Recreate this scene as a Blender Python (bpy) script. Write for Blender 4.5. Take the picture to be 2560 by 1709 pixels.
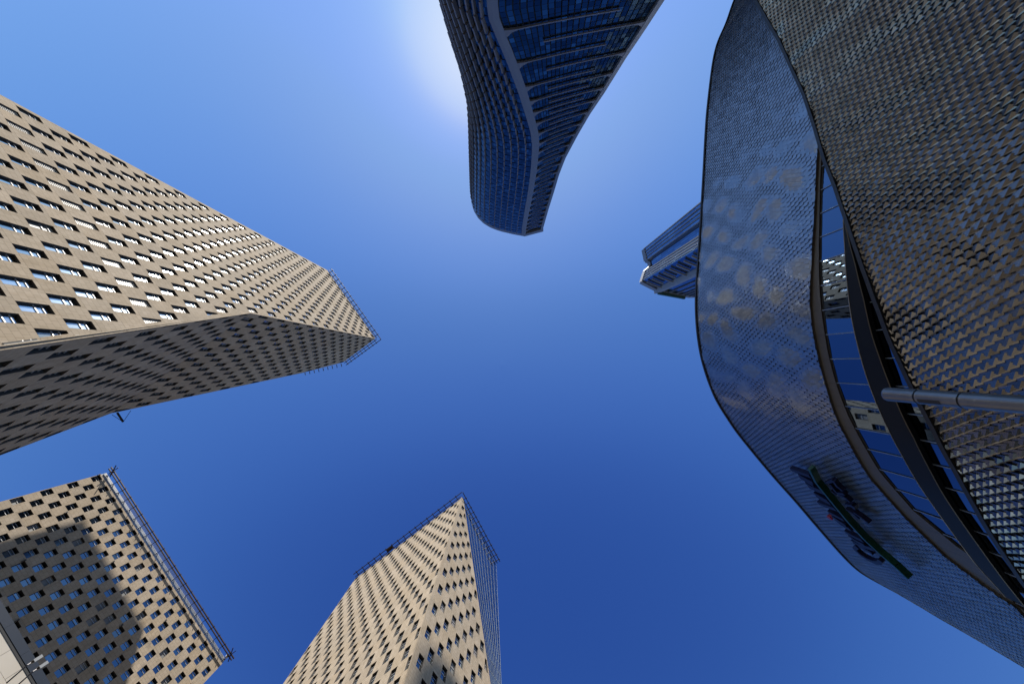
import bpy, math, random
from mathutils import Vector, Matrix, noise

random.seed(7)
scene = bpy.context.scene
for o in list(bpy.data.objects):
    bpy.data.objects.remove(o)

# ------------------------------------------------------------------ camera
# world: x = right in the picture, y = down in the picture, z = up; the lens is at the origin,
# the pavement lies 1.6 m below it
FPX, CX, CY = 1034.03, 1280.0, 854.5
R = ((0.9997406218, 0.0, -0.0227747454),
     (0.0012303069, 0.9985398177, 0.0540066549),
     (0.0227414901, -0.0540206667, 0.9982808183))
U = 3.4            # one storey in metres
GROUND = -1.6
cam = bpy.data.cameras.new('camera')
cam.sensor_width = 36.0
cam.lens = 36.0 * FPX / 2560.0
cam.clip_start = 0.1
cam.clip_end = 6000
camo = bpy.data.objects.new('camera', cam)
scene.collection.objects.link(camo)
right = Vector(R[0]); up = -Vector(R[1]); back = -Vector(R[2])
camo.matrix_world = Matrix(((right.x, up.x, back.x, 0), (right.y, up.y, back.y, 0), (right.z, up.z, back.z, 0), (0, 0, 0, 1)))
scene.camera = camo

def ray(px, py):
    v = (px - CX, py - CY, FPX)
    return Vector([sum(R[k][i] * v[k] for k in range(3)) for i in range(3)])

def at_z(px, py, z):
    d = ray(px, py)
    return d * (z / d.z)

def project(p):
    q = [sum(R[k][i] * p[i] for i in range(3)) for k in range(3)]
    if q[2] <= 0.05:
        return (1e6, 1e6)
    return (CX + FPX * q[0] / q[2], CY + FPX * q[1] / q[2])

# ------------------------------------------------------------------ sky, sun, exposure
SUN = ray(1222, 138).normalized()
world = bpy.data.worlds.new('World')
scene.world = world
world.use_nodes = True
wn = world.node_tree.nodes; wl = world.node_tree.links
wn.clear()
sky = wn.new('ShaderNodeTexSky')
sky.sky_type = 'NISHITA'
sky.sun_disc = False
sky.sun_elevation = math.asin(SUN.z)
sky.sun_rotation = math.atan2(SUN.x, SUN.y)
sky.altitude = 1500
sky.air_density = 1.0
sky.dust_density = 0.68
sky.ozone_density = 4.0
bg = wn.new('ShaderNodeBackground')
bg.inputs['Strength'].default_value = 0.06
# deeper, clearer blue over the whole sky: each channel follows a power law, easing to white near the sun
def wmath(op, a, b):
    n = wn.new('ShaderNodeMath'); n.operation = op
    for i, x in enumerate((a, b)):
        if isinstance(x, (int, float)): n.inputs[i].default_value = x
        else: wl.new(x, n.inputs[i])
    return n.outputs[0]
sep = wn.new('ShaderNodeSeparateColor'); comb = wn.new('ShaderNodeCombineColor')
wl.new(sky.outputs[0], sep.inputs[0])
KF = 0.1147
pw = [(5.0, 1.85), (2.85, 1.55), (1.48, 0.95)]
chn = [wmath('MULTIPLY', wmath('POWER', wmath('MULTIPLY', sep.outputs[i], KF), pw[i][1]), pw[i][0]) for i in range(3)]
blue = chn[2]
for i, cap in ((1, wmath('MULTIPLY', blue, 0.97)), (0, None)):
    # smooth minimum of the channel and its cap (green under blue, red under green)
    cap = cap or wmath('MULTIPLY', chn[1], 0.97)
    num = wmath('MULTIPLY', chn[i], cap)
    den = wmath('POWER', wmath('ADD', wmath('POWER', chn[i], 5.0), wmath('POWER', cap, 5.0)), 0.2)
    chn[i] = wmath('DIVIDE', num, den)
CURVE = [[(0, 0), (.027, .021), (.042, .050), (.063, .086), (.107, .150), (.168, .205), (.279, .250), (.392, .315), (.521, .50), (1, 1.0)],
         [(0, 0), (.093, .076), (.125, .138), (.165, .205), (.227, .295), (.332, .385), (.429, .43), (.52, .49), (.631, .65), (1, 1.0)],
         [(0, 0), (.366, .328), (.44, .475), (.503, .565), (.578, .70), (.723, .82), (.784, .90), (.905, .97), (1, 1.0)]]
for i in range(3):      # the camera's own response to the sky, one tone curve per channel
    fc = wn.new('ShaderNodeFloatCurve'); cm = fc.mapping; cm.use_clip = False
    cv = cm.curves[0]
    while len(cv.points) < len(CURVE[i]): cv.points.new(0.5, 0.5)
    for p, q in zip(cv.points, CURVE[i]): p.location = q; p.handle_type = 'AUTO_CLAMPED'
    cm.update()
    wl.new(wmath('MINIMUM', chn[i], 1.0), fc.inputs['Value'])
    hdr = wmath('MULTIPLY', wmath('MAXIMUM', wmath('SUBTRACT', chn[i], 1.0), 0.0), 1.2)
    wl.new(wmath('DIVIDE', wmath('ADD', fc.outputs[0], hdr), KF), comb.inputs[i])
wo = wn.new('ShaderNodeOutputWorld')
wl.new(comb.outputs[0], bg.inputs[0]); wl.new(bg.outputs[0], wo.inputs[0])

sl = bpy.data.lights.new('sun', 'SUN')
sl.energy = 5.0
sl.angle = math.radians(0.53)
sl.color = (1.0, 0.95, 0.87)
so = bpy.data.objects.new('sun', sl)
so.rotation_mode = 'QUATERNION'
so.rotation_quaternion = SUN.to_track_quat('Z', 'Y')
scene.collection.objects.link(so)

vs = scene.view_settings
vs.view_transform = 'Standard'; vs.look = 'None'; vs.gamma = 1.0; vs.use_curve_mapping = False
vs.exposure = 0.93
scene.cycles.max_bounces = 8
scene.cycles.diffuse_bounces = 1
scene.cycles.use_denoising = True

# ------------------------------------------------------------------ helpers
COL = scene.collection
def link(o, parent=None):
    COL.objects.link(o)
    if parent: o.parent = parent
    return o
def empty(name, label, cat, loc=(0, 0, 0), group=None):
    o = bpy.data.objects.new(name, None)
    o.empty_display_size = 1
    link(o)
    o['label'] = label; o['category'] = cat
    if group: o['group'] = group
    return o
class MB:
    def __init__(s): s.v = []; s.f = []; s.m = []; s.uv = []; s.has_uv = False
    def poly(s, pts, m=0, uv=None):
        b = len(s.v); s.v.extend([tuple(p) for p in pts]); s.f.append(tuple(range(b, b + len(pts)))); s.m.append(m)
        if uv: s.has_uv = True
        s.uv.append(uv or [(0, 0)] * len(pts))
    def box(s, c, ax, ay, az, m=0):          # centre and three half-axis vectors
        c = Vector(c); ax = Vector(ax); ay = Vector(ay); az = Vector(az)
        P = lambda i, j, k: c + ax * i + ay * j + az * k
        for q in (((-1,-1,-1),(-1,1,-1),(1,1,-1),(1,-1,-1)), ((-1,-1,1),(1,-1,1),(1,1,1),(-1,1,1)),
                  ((-1,-1,-1),(1,-1,-1),(1,-1,1),(-1,-1,1)), ((-1,1,-1),(-1,1,1),(1,1,1),(1,1,-1)),
                  ((-1,-1,-1),(-1,-1,1),(-1,1,1),(-1,1,-1)), ((1,-1,-1),(1,1,-1),(1,1,1),(1,-1,1))):
            s.poly([P(*t) for t in q], m)
    def bar(s, a, b, r, m=0, sides=4, upv=None, flat=None):
        a = Vector(a); b = Vector(b); d = (b - a).normalized()
        x = d.cross(upv or (Vector((0, 0, 1)) if abs(d.z) < .9 else Vector((1, 0, 0)))).normalized(); y = x.cross(d)
        ry = flat if flat else r
        n = sides; off = math.pi / 4 if n == 4 else 0
        k = math.sqrt(2) if n == 4 else 1
        ra = [a + x * (k * r * math.cos(off + 2 * math.pi * i / n)) + y * (k * ry * math.sin(off + 2 * math.pi * i / n)) for i in range(n)]
        rb = [p + (b - a) for p in ra]
        for i in range(n):
            s.poly([ra[i], ra[(i + 1) % n], rb[(i + 1) % n], rb[i]], m)
        s.poly(ra[::-1], m); s.poly(rb, m)
    def mesh(s, name, mats):
        me = bpy.data.meshes.new(name)
        me.from_pydata(s.v, [], s.f)
        for m in mats: me.materials.append(m)
        if any(s.m): me.polygons.foreach_set('material_index', s.m)
        if s.has_uv:
            l = me.uv_layers.new(name='UVMap')
            flat = [c for f in s.uv for t in f for c in t]
            l.data.foreach_set('uv', flat)
        me.update()
        return me
    def build(s, name, mats, parent=None, smooth=False):
        if not isinstance(mats, (list, tuple)): mats = [mats]
        me = s.mesh(name, mats)
        if smooth: me.polygons.foreach_set('use_smooth', [True] * len(me.polygons))
        return link(bpy.data.objects.new(name, me), parent)

def clip_half(poly, nx, ny, d):      # keep nx*x+ny*y <= d
    out = []
    for i in range(len(poly)):
        a = poly[i]; b = poly[(i + 1) % len(poly)]
        da = nx * a[0] + ny * a[1] - d; db = nx * b[0] + ny * b[1] - d
        if da <= 0: out.append(a)
        if (da < 0 < db) or (db < 0 < da):
            t = da / (da - db); out.append((a[0] + (b[0] - a[0]) * t, a[1] + (b[1] - a[1]) * t))
    return out
def area(p):
    return 0.5 * sum(p[i][0] * p[(i + 1) % len(p)][1] - p[(i + 1) % len(p)][0] * p[i][1] for i in range(len(p))) if len(p) > 2 else 0
def halfplanes(poly, inset=0):
    if area(poly) < 0: poly = poly[::-1]
    hs = []
    for i in range(len(poly)):
        a = poly[i]; b = poly[(i + 1) % len(poly)]
        dx, dy = b[0] - a[0], b[1] - a[1]; l = math.hypot(dx, dy)
        nx, ny = dy / l, -dx / l
        ins = inset[i] if isinstance(inset, (list, tuple)) else inset
        hs.append((nx, ny, nx * a[0] + ny * a[1] - ins))
    return hs
def clip(poly, hs):
    for h in hs:
        poly = clip_half(poly, *h)
        if len(poly) < 3: return []
    return poly if abs(area(poly)) > 1e-5 else []

# ------------------------------------------------------------------ materials
def new_mat(name):
    m = bpy.data.materials.new(name); m.use_nodes = True
    nt = m.node_tree; b = nt.nodes['Principled BSDF']
    return m, nt, b
def N(nt, t, **kw):
    n = nt.nodes.new(t)
    for k, v in kw.items(): setattr(n, k, v)
    return n
def rnd_node(nt):
    a = N(nt, 'ShaderNodeObjectInfo'); g = N(nt, 'ShaderNodeNewGeometry')
    s = N(nt, 'ShaderNodeMath', operation='ADD'); f = N(nt, 'ShaderNodeMath', operation='FRACT')
    nt.links.new(a.outputs['Random'], s.inputs[0]); nt.links.new(g.outputs['Random Per Island'], s.inputs[1])
    nt.links.new(s.outputs[0], f.inputs[0])
    return f.outputs[0]
def ramp(nt, src, stops):
    r = N(nt, 'ShaderNodeValToRGB')
    els = r.color_ramp.elements
    while len(els) < len(stops): els.new(0.5)
    for e, (p, c) in zip(els, stops): e.position = p; e.color = (*c, 1)
    nt.links.new(src, r.inputs[0])
    return r.outputs[0]
def mixc(nt, mode, fac, a, b):
    m = N(nt, 'ShaderNodeMix', data_type='RGBA', blend_type=mode)
    if isinstance(fac, (int, float)): m.inputs[0].default_value = fac
    else: nt.links.new(fac, m.inputs[0])
    for i, x in ((6, a), (7, b)):
        if isinstance(x, tuple): m.inputs[i].default_value = (*x, 1)
        else: nt.links.new(x, m.inputs[i])
    return m.outputs[2]

def mat_stone():
    m, nt, b = new_mat('beige_stone')
    uv = N(nt, 'ShaderNodeUVMap')
    br = N(nt, 'ShaderNodeTexBrick')
    br.offset = 0.5; br.inputs['Scale'].default_value = 1.0
    br.inputs['Brick Width'].default_value = 0.80; br.inputs['Row Height'].default_value = 0.68
    br.inputs['Mortar Size'].default_value = 0.016; br.inputs['Mortar Smooth'].default_value = 0.3
    br.inputs['Color1'].default_value = (0.385, 0.325, 0.256, 1); br.inputs['Color2'].default_value = (0.345, 0.291, 0.226, 1)
    br.inputs['Mortar'].default_value = (0.18, 0.15, 0.11, 1)
    nt.links.new(uv.outputs[0], br.inputs['Vector'])
    tint = ramp(nt, rnd_node(nt), [(0, (0.90, 0.89, 0.88)), (0.35, (1.0, 0.99, 0.97)), (0.7, (0.97, 0.93, 0.87)), (1, (1.06, 1.05, 1.04))])
    c = mixc(nt, 'MULTIPLY', 1.0, br.outputs['Color'], tint)
    geo = N(nt, 'ShaderNodeNewGeometry')
    nz = N(nt, 'ShaderNodeTexNoise'); nz.inputs['Scale'].default_value = 0.35; nz.inputs['Detail'].default_value = 5
    nt.links.new(geo.outputs['Position'], nz.inputs['Vector'])
    st = ramp(nt, nz.outputs[0], [(0.3, (0.90, 0.885, 0.86)), (0.7, (1.04, 1.035, 1.03))])
    c = mixc(nt, 'MULTIPLY', 1.0, c, st)
    # rain streaks: noise stretched along the height
    mp = N(nt, 'ShaderNodeMapping'); mp.inputs['Scale'].default_value = (1.6, 0.07, 1)
    nt.links.new(uv.outputs[0], mp.inputs['Vector'])
    n2 = N(nt, 'ShaderNodeTexNoise'); n2.inputs['Scale'].default_value = 1.0; n2.inputs['Detail'].default_value = 6
    nt.links.new(mp.outputs[0], n2.inputs['Vector'])
    s2 = ramp(nt, n2.outputs[0], [(0.30, (0.86, 0.84, 0.80)), (0.52, (1.0, 1.0, 1.0)), (0.75, (1.03, 1.03, 1.03))])
    c = mixc(nt, 'MULTIPLY', 0.8, c, s2)
    nt.links.new(c, b.inputs['Base Color'])
    b.inputs['Roughness'].default_value = 0.9
    b.inputs['Specular IOR Level'].default_value = 0.06
    return m
def mat_plain(name, col, rough=0.6, metal=0.0, spec=0.5, vary=0.0, scale=1.0):
    m, nt, b = new_mat(name)
    if vary:
        geo = N(nt, 'ShaderNodeNewGeometry')
        nz = N(nt, 'ShaderNodeTexNoise'); nz.inputs['Scale'].default_value = scale; nz.inputs['Detail'].default_value = 4
        nt.links.new(geo.outputs['Position'], nz.inputs['Vector'])
        c = ramp(nt, nz.outputs[0], [(0.3, tuple(x * (1 - vary) for x in col)), (0.7, tuple(x * (1 + vary) for x in col))])
        nt.links.new(c, b.inputs['Base Color'])
    else:
        b.inputs['Base Color'].default_value = (*col, 1)
    b.inputs['Roughness'].default_value = rough; b.inputs['Metallic'].default_value = metal
    b.inputs['Specular IOR Level'].default_value = spec
    return m
def mat_glass(name, stops, rough=0.04, wob=0.0, wscale=0.6):
    m, nt, b = new_mat(name)
    c = ramp(nt, rnd_node(nt), stops)
    nt.links.new(c, b.inputs['Base Color'])
    b.inputs['Metallic'].default_value = 1.0
    b.inputs['Roughness'].default_value = rough
    if wob:
        geo = N(nt, 'ShaderNodeNewGeometry')
        nz = N(nt, 'ShaderNodeTexNoise'); nz.inputs['Scale'].default_value = wscale; nz.inputs['Detail'].default_value = 1
        nt.links.new(geo.outputs['Position'], nz.inputs['Vector'])
        bm = N(nt, 'ShaderNodeBump'); bm.inputs['Strength'].default_value = wob; bm.inputs['Distance'].default_value = 0.05
        nt.links.new(nz.outputs[0], bm.inputs['Height']); nt.links.new(bm.outputs[0], b.inputs['Normal'])
    return m
STONE = mat_stone()
GREYE = mat_plain('lamp_grey', (0.28, 0.28, 0.27), 0.5, 0.2)
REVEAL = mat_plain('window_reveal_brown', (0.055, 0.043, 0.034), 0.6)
FRAME = mat_plain('window_transom_aluminium', (0.42, 0.42, 0.42), 0.45, 0.4)
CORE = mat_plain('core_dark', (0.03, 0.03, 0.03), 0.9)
LOUVER = mat_plain('louver_pale', (0.45, 0.42, 0.37), 0.5)
RAIL = mat_plain('rail_dark_steel', (0.018, 0.014, 0.018), 0.5, 0.3)
RUST = mat_plain('rail_rust_red', (0.026, 0.011, 0.012), 0.6, 0.2, vary=0.5, scale=2)
SILVER = mat_plain('parapet_silver', (0.45, 0.46, 0.47), 0.35, 0.7, vary=0.15, scale=1.5)
GLASS_STONE = mat_glass('tower_window_glass', [(0, (0.10, 0.15, 0.20)), (0.5, (0.15, 0.20, 0.25)), (0.85, (0.22, 0.28, 0.31)), (1, (0.24, 0.24, 0.22))], 0.09, 0.02, 0.8)

# ------------------------------------------------------------------ setting: pavement
def mat_paving():
    m, nt, b = new_mat('paving')
    geo = N(nt, 'ShaderNodeNewGeometry')
    br = N(nt, 'ShaderNodeTexBrick'); br.inputs['Scale'].default_value = 1.0
    br.inputs['Brick Width'].default_value = 0.9; br.inputs['Row Height'].default_value = 0.6; br.inputs['Mortar Size'].default_value = 0.008
    br.inputs['Color1'].default_value = (0.06, 0.05, 0.042, 1); br.inputs['Color2'].default_value = (0.08, 0.068, 0.057, 1); br.inputs['Mortar'].default_value = (0.08, 0.07, 0.06, 1)
    nt.links.new(geo.outputs['Position'], br.inputs['Vector'])
    nt.links.new(br.outputs['Color'], b.inputs['Base Color']); b.inputs['Roughness'].default_value = 0.7
    return m
g = MB(); S = 2500
g.poly([(-S, -S, GROUND), (S, -S, GROUND), (S, S, GROUND), (-S, S, GROUND)])
go = g.build('ground', mat_paving()); go['kind'] = 'structure'

# ------------------------------------------------------------------ checkerboard stone facades
class Face:
    """a facade plane: P(col, floor) = O + col*w*u + floor*v ; out = outward normal"""
    def __init__(s, O, az, w, lean=0.0, k=1.0):
        s.u = Vector((math.cos(az), math.sin(az), 0))
        n = Vector((s.u.y, -s.u.x, 0))
        O = Vector(O) * U * k
        if n.dot(-O) < 0: n = -n
        s.nh = n; s.O = O; s.w = w * U * k
        s.v = (Vector((0, 0, 1)) - n * lean) * U * k      # one floor up (leaning back when lean > 0)
        s.vl = s.v.length
        s.n = s.u.cross(s.v).normalized()
        if s.n.dot(n) < 0: s.n = -s.n
    def P(s, a, b, d=0.0): return s.O + s.u * (a * s.w) + s.v * b + s.n * d
    def on(s, px, py):
        d = ray(px, py); p = d * (s.O.dot(s.n) / d.dot(s.n)); q = p - s.O
        b = q.z / s.v.z
        return ((q - s.v * b).dot(s.u) / s.w, b)

def px_area(pts):
    q = [project(p) for p in pts]
    if any(abs(a) > 9e5 for a, _ in q): return 0
    cx = sum(a for a, _ in q) / len(q); cy = sum(b for _, b in q) / len(q)
    if cx < -25 or cx > 2585 or cy < -25 or cy > 1734: return 0
    return abs(area(q))

def window_mesh(F, wp, depth, kind, fh):
    """wp: convex window opening (col, floor) -> two builders (frame, glass) in world coordinates"""
    fr = MB(); gl = MB()
    if area(wp) < 0: wp = wp[::-1]
    n = len(wp)
    d1 = depth * 0.55
    # two stepped reveals
    cx = sum(p[0] for p in wp) / n; cy = sum(p[1] for p in wp) / n
    inn = [(cx + (p[0] - cx) * 0.97, cy + (p[1] - cy) * 0.985) for p in wp]
    for i in range(n):
        a, b = wp[i], wp[(i + 1) % n]; c, d = inn[i], inn[(i + 1) % n]
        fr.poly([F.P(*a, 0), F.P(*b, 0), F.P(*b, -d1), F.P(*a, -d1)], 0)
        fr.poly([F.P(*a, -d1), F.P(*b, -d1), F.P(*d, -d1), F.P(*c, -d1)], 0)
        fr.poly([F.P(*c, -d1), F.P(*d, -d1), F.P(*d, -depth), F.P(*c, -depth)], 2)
    lo = fh[0]; hi = fh[1]; H = hi - lo
    bars = ((0.55, 0.585), (0.79, 0.82)) if kind != 'louver' else ()
    def band(b0, b1): return clip_half(clip_half(inn, 0, -1, -(lo + H * b0)), 0, 1, lo + H * b1)
    edges = [0] + [x for b in bars for x in b] + [1]
    for k in range(0, len(edges) - 1):
        q = band(edges[k], edges[k + 1])
        if len(q) < 3: continue
        if k % 2 == 1:      # transom
            fr.poly([F.P(*p, -depth + 0.07) for p in q], 1)
            for i in range(len(q)):
                a, b = q[i], q[(i + 1) % len(q)]
                fr.poly([F.P(*a, -depth + 0.07), F.P(*b, -depth + 0.07), F.P(*b, -depth), F.P(*a, -depth)], 1)
        elif kind == 'louver':
            gl.poly([F.P(*p, -depth) for p in q], 1)
            ns = 11
            for i in range(ns):
                s = band((i + 0.25) / ns, (i + 0.7) / ns)
                if len(s) >= 3: gl.poly([F.P(*p, -depth + 0.12) for p in s], 0)
        elif kind == 'blank':
            gl.poly([F.P(*p, -depth) for p in q], 0)
        else:
            gl.poly([F.P(*p, -depth) for p in q], 0)
    return fr, gl

rnd_w = random.Random(21)
def facade(F, polys, win, depth, kinds, sink, inset=0.25, insets=None, skip=None):
    """collect candidates (area, windows, panels) of one face into sink"""
    c0, c1, f0, f1 = win
    for pi, poly in enumerate(polys):
        hs = halfplanes(poly)
        hi = halfplanes(poly if area(poly) > 0 else poly[::-1], insets[pi] if insets else inset)
        xs = [p[0] for p in poly]; ys = [p[1] for p in poly]
        ff = lambda y: y - f0
        for j in range(math.floor(min(ys) - f0) - 1, math.ceil(max(ys) - f0) + 1):
            for i in range(math.floor(min(xs)) - 3, math.ceil(max(xs)) + 3):
                if (i + j) % 2: continue
                rect = [(i + c0, j + f0), (i + c1, j + f0), (i + c1, j + f1), (i + c0, j + f1)]
                pier = [(i + c1, j + f0), (i + 2 + c0, j + f0), (i + 2 + c0, j + f0 + 1), (i + c1, j + f0 + 1)]
                lint = [(i + c0, j + f1), (i + c1, j + f1), (i + c1, j + f0 + 1), (i + c0, j + f0 + 1)]
                stone = [q for q in (clip(pier, hs), clip(lint, hs)) if q]
                wp = clip(rect, hs)
                if wp:
                    core = clip(wp, hi)
                    kd = kinds.get(j, 'glass')
                    if kd == 'glass' and rnd_w.random() < 0.09: kd = 'blind'
                    if not core or abs(area(core)) < 0.45 * (c1 - c0) * (f1 - f0):
                        stone.append(wp); core = None
                    else:
                        rest = wp
                        for h in hi:
                            o = clip_half(rest, -h[0], -h[1], -h[2])
                            if len(o) > 2 and abs(area(o)) > 1e-4: stone.append(o)
                            rest = clip_half(rest, *h)
                            if len(rest) < 3: break
                    if core:
                        full = abs(abs(area(core)) - (c1 - c0) * (f1 - f0)) < 1e-6
                        ar = px_area([F.P(*p) for p in core])
                        sink['win'].append((ar, F, core, depth, kd, (j + f0, j + f1), full, (i, j), win))
                if stone:
                    ar = sum(px_area([F.P(*p) for p in q]) for q in stone)
                    sink['stone'].append((ar, F, stone))

GAP = 0.012
def stone_piece(mb, F, polys):
    for q in polys:
        if area(q) < 0: q = q[::-1]
        n = len(q)
        cx = sum(p[0] for p in q) / n; cy = sum(p[1] for p in q) / n
        w = max(p[0] for p in q) - min(p[0] for p in q); h = max(p[1] for p in q) - min(p[1] for p in q)
        kx = 1 - GAP / max(w * F.w, 0.05); ky = 1 - GAP / max(h * F.vl, 0.05)
        q = [(cx + (p[0] - cx) * kx, cy + (p[1] - cy) * ky) for p in q]
        uv = [(p[0] * F.w, p[1] * F.vl) for p in q]
        mb.poly([F.P(*p) for p in q], 0, uv)
        for i in range(n):
            a, b = q[i], q[(i + 1) % n]
            mb.poly([F.P(*a), F.P(*b), F.P(*b, -0.12), F.P(*a, -0.12)], 0, [uv[i], uv[(i + 1) % n], uv[(i + 1) % n], uv[i]])

SHARED = {}
def emit(parent, sink, nwin=300, nstone=300, glass=None):
    wins = sorted(sink['win'], key=lambda t: -t[0]); st = sorted(sink['stone'], key=lambda t: -t[0])
    glass_mats = {'glass': [glass or GLASS_STONE, CORE], 'blind': [BLIND, CORE], 'louver': [LOUVER, CORE], 'blank': [BLANK, CORE]}
    rf = MB(); rg = {k: MB() for k in glass_mats}
    for k, (ar, F, core, depth, kd, fh, full, ij, win) in enumerate(wins):
        if k < nwin and ar > 12:
            if full:
                key = (id(F), kd)
                if key not in SHARED:
                    c0, c1, f0, f1 = win
                    local = [(c0, f0), (c1, f0), (c1, f1), (c0, f1)]
                    fr, gl = window_mesh(F, local, depth, kd, (f0, f1))
                    SHARED[key] = (fr.mesh('window', [REVEAL, FRAME, CORE]), gl.mesh('glass', glass_mats[kd]))
                mf, mg = SHARED[key]
                off = F.u * (ij[0] * F.w) + F.v * ij[1]
                wo_ = link(bpy.data.objects.new('window', mf), parent); wo_.location = off
                go_ = link(bpy.data.objects.new('pane' if kd in ('glass', 'blind') else ('louver' if kd == 'louver' else 'infill_panel'), mg), wo_)
            else:
                fr, gl = window_mesh(F, core, depth, kd, fh)
                wo_ = fr.build('window', [REVEAL, FRAME, CORE], parent)
                gl.build('pane' if kd in ('glass', 'blind') else ('louver' if kd == 'louver' else 'infill_panel'), glass_mats[kd], wo_)
        else:
            fr, gl = window_mesh(F, core, depth, kd, fh)
            for s, d in ((fr, rf), (gl, rg[kd])):
                b = len(d.v); d.v.extend(s.v); d.f.extend([tuple(x + b for x in f) for f in s.f]); d.m.extend(s.m); d.uv.extend(s.uv)
    if rf.f:
        far = rf.build('far_window_frames', [REVEAL, FRAME, CORE], parent); far['kind'] = 'stuff'
        for kd, d in rg.items():
            if d.f:
                nm = {'glass': 'far_panes', 'blind': 'far_blinds', 'louver': 'far_louvers', 'blank': 'far_infill_panels'}[kd]
                x = d.build(nm, glass_mats[kd], parent); x['kind'] = 'stuff'
    rs = MB()
    for k, (ar, F, polys) in enumerate(st):
        if k < nstone and ar > 40:
            mb = MB(); stone_piece(mb, F, polys); mb.build('stone_panel', STONE, parent)
        else:
            stone_piece(rs, F, polys)
    if rs.f:
        x = rs.build('far_stone_panels', STONE, parent); x['kind'] = 'stuff'

BLIND = mat_plain('window_blind', (0.16, 0.155, 0.14), 0.5, 0.0, 0.5, vary=0.3, scale=0.4)
BLANK = mat_plain('infill_grey', (0.20, 0.18, 0.17), 0.7)
rad = math.radians

def prism(mb, foot, z0, z1, m=0, cap=True):
    n = len(foot)
    for i in range(n):
        a, b = foot[i], foot[(i + 1) % n]
        mb.poly([(a[0], a[1], z0), (b[0], b[1], z0), (b[0], b[1], z1), (a[0], a[1], z1)], m)
    if cap:
        mb.poly([(p[0], p[1], z1) for p in foot], m); mb.poly([(p[0], p[1], z0) for p in foot[::-1]], m)

def railing(parent, pts, out, rise, n_br, r=0.11, mat=None, inner=True, rail_d=0.0, post=0.5):
    """two parallel rails on brackets standing out from a roof edge; pts = edge corners (Vectors), out = outward dirs per segment"""
    mat = mat or RAIL
    for s in range(len(pts) - 1):
        a, b = pts[s], pts[s + 1]; o = out[s]; L = (b - a).length; d = (b - a) / L
        A = a + o * 1.35 + Vector((0, 0, rise)); B = b + o * 1.35 + Vector((0, 0, rise))
        if s + 1 < len(out): B = B + d * 1.35 * max(0.0, d.dot(out[s + 1]))
        if s > 0: A = A + (-d) * 1.35 * max(0.0, (-d).dot(out[s - 1]))
        m1 = MB(); m1.bar(A, B, r, 0); m1.build('outer_rail', mat, parent)
        if inner:
            A2 = a + o * 0.35 + Vector((0, 0, rise)); B2 = b + o * 0.35 + Vector((0, 0, rise))
            m2 = MB(); m2.bar(A2, B2, r, 0); m2.build('inner_rail', mat, parent)
        for k in range(n_br[s]):
            p = a + d * (L * (k + 0.5) / n_br[s])
            mb = MB()
            mb.bar(p - o * 0.6 + Vector((0, 0, rise)), p + o * 1.75 + Vector((0, 0, rise)), r * 0.9, 0)
            mb.bar(p - o * 0.5, p - o * 0.5 + Vector((0, 0, rise + post)), r * 0.8, 0)
            mb.build('rail_bracket', mat, parent)

# ---------------- tower with the long sunlit face and the shaded folded flank
A1 = Face((-14.8166, -3.6486, 16.6424), rad(54.294), 0.46643)
A2 = Face((-14.8008, -2.5339, 23.6427), rad(142.854), 0.47945)
A4 = Face((-14.8008, -2.5339, 23.6427), rad(142.854), 0.47945, lean=0.2355)
tA = empty('stone_tower', 'beige checkerboard stone tower with sunlit long face and shaded folded flank', 'tower', group='checkerboard stone towers')
sinkA = {'win': [], 'stone': []}
zr = -0.47 - 16.6424
facade(A1, [[(-18.4, 7.0), (2.0, 7.0), (2.0, 30.15), (-18.4, 30.15)],
            [(-18.4, zr), (2.0 + 0.513 * (7.0 - zr), zr), (2.0, 7.0), (-18.4, 7.0)]],
       (0.0, 0.75, 0.0, 0.87), 0.31, {-1: 'louver', 13: 'blank'}, sinkA,
       insets=[[0, 0.12, 0.08, 0.1], [0, 0.42, 0, 0.1]])
zr2 = -0.47 - 23.6427
facade(A2, [[(-1.28, 0.05), (18.1, 0.05), (11.6, 16.57), (7.9, 23.15), (-1.28, 23.15)]],
       (-0.50, 0.17, 0.05, 0.93), 0.40, {5: 'blank'}, sinkA, insets=[[0, 0.05, 0.05, 0.05, 0.08]])
facade(A4, [[(-1.28, zr2), (18.1, zr2), (18.1, 0.05), (-1.28, 0.05)]],
       (-0.50, 0.17, 0.05, 0.93), 0.40, {}, sinkA, insets=[[0, 0.05, 0, 0.08]])
GLASS_A = mat_glass('clear_window_glass', [(0, (0.36, 0.46, 0.52)), (0.5, (0.50, 0.60, 0.66)), (1, (0.60, 0.70, 0.74))], 0.11, 0.02, 0.8)
emit(tA, sinkA, glass=GLASS_A)
mb = MB()
zt = (16.6424 + 30.15) * U; zf = (23.6427 + 0.05) * U
# plain closed body behind the cladding (back, far side, roof)
T1 = A1.P(-18.35, 30.1, -0.70); T2 = A1.P(1.95, 30.1, -0.70) ; T2.x, T2.y = (A2.P(-1.25, 23.1, -0.70) - A1.n * 0.70).xy
T3 = A2.P(7.7, 23.1, -0.72)
B1 = Vector((T1.x, T1.y, zt)) - A1.n * (8.6 * U); B1b = Vector((T1.x, T1.y, zt)) - A1.n * (10.2 * U)
u3 = Vector((math.cos(rad(166)), math.sin(rad(166)), 0))
def v2(p): return (p.x, p.y)
X_ = Vector((-22.6 * U, 0.6 * U, 0))
roofA = [v2(T1), v2(T2), v2(T3), v2(X_), v2(B1)]
G_ = A2.P(17.8, 0.0, -0.75)
baseA = [v2(T1), v2(T2), v2(G_), v2(G_ - A1.n * 2.6 - A2.n * .3), v2(B1b)]
G4 = A4.P(17.8, zr2, -0.75)
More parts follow.
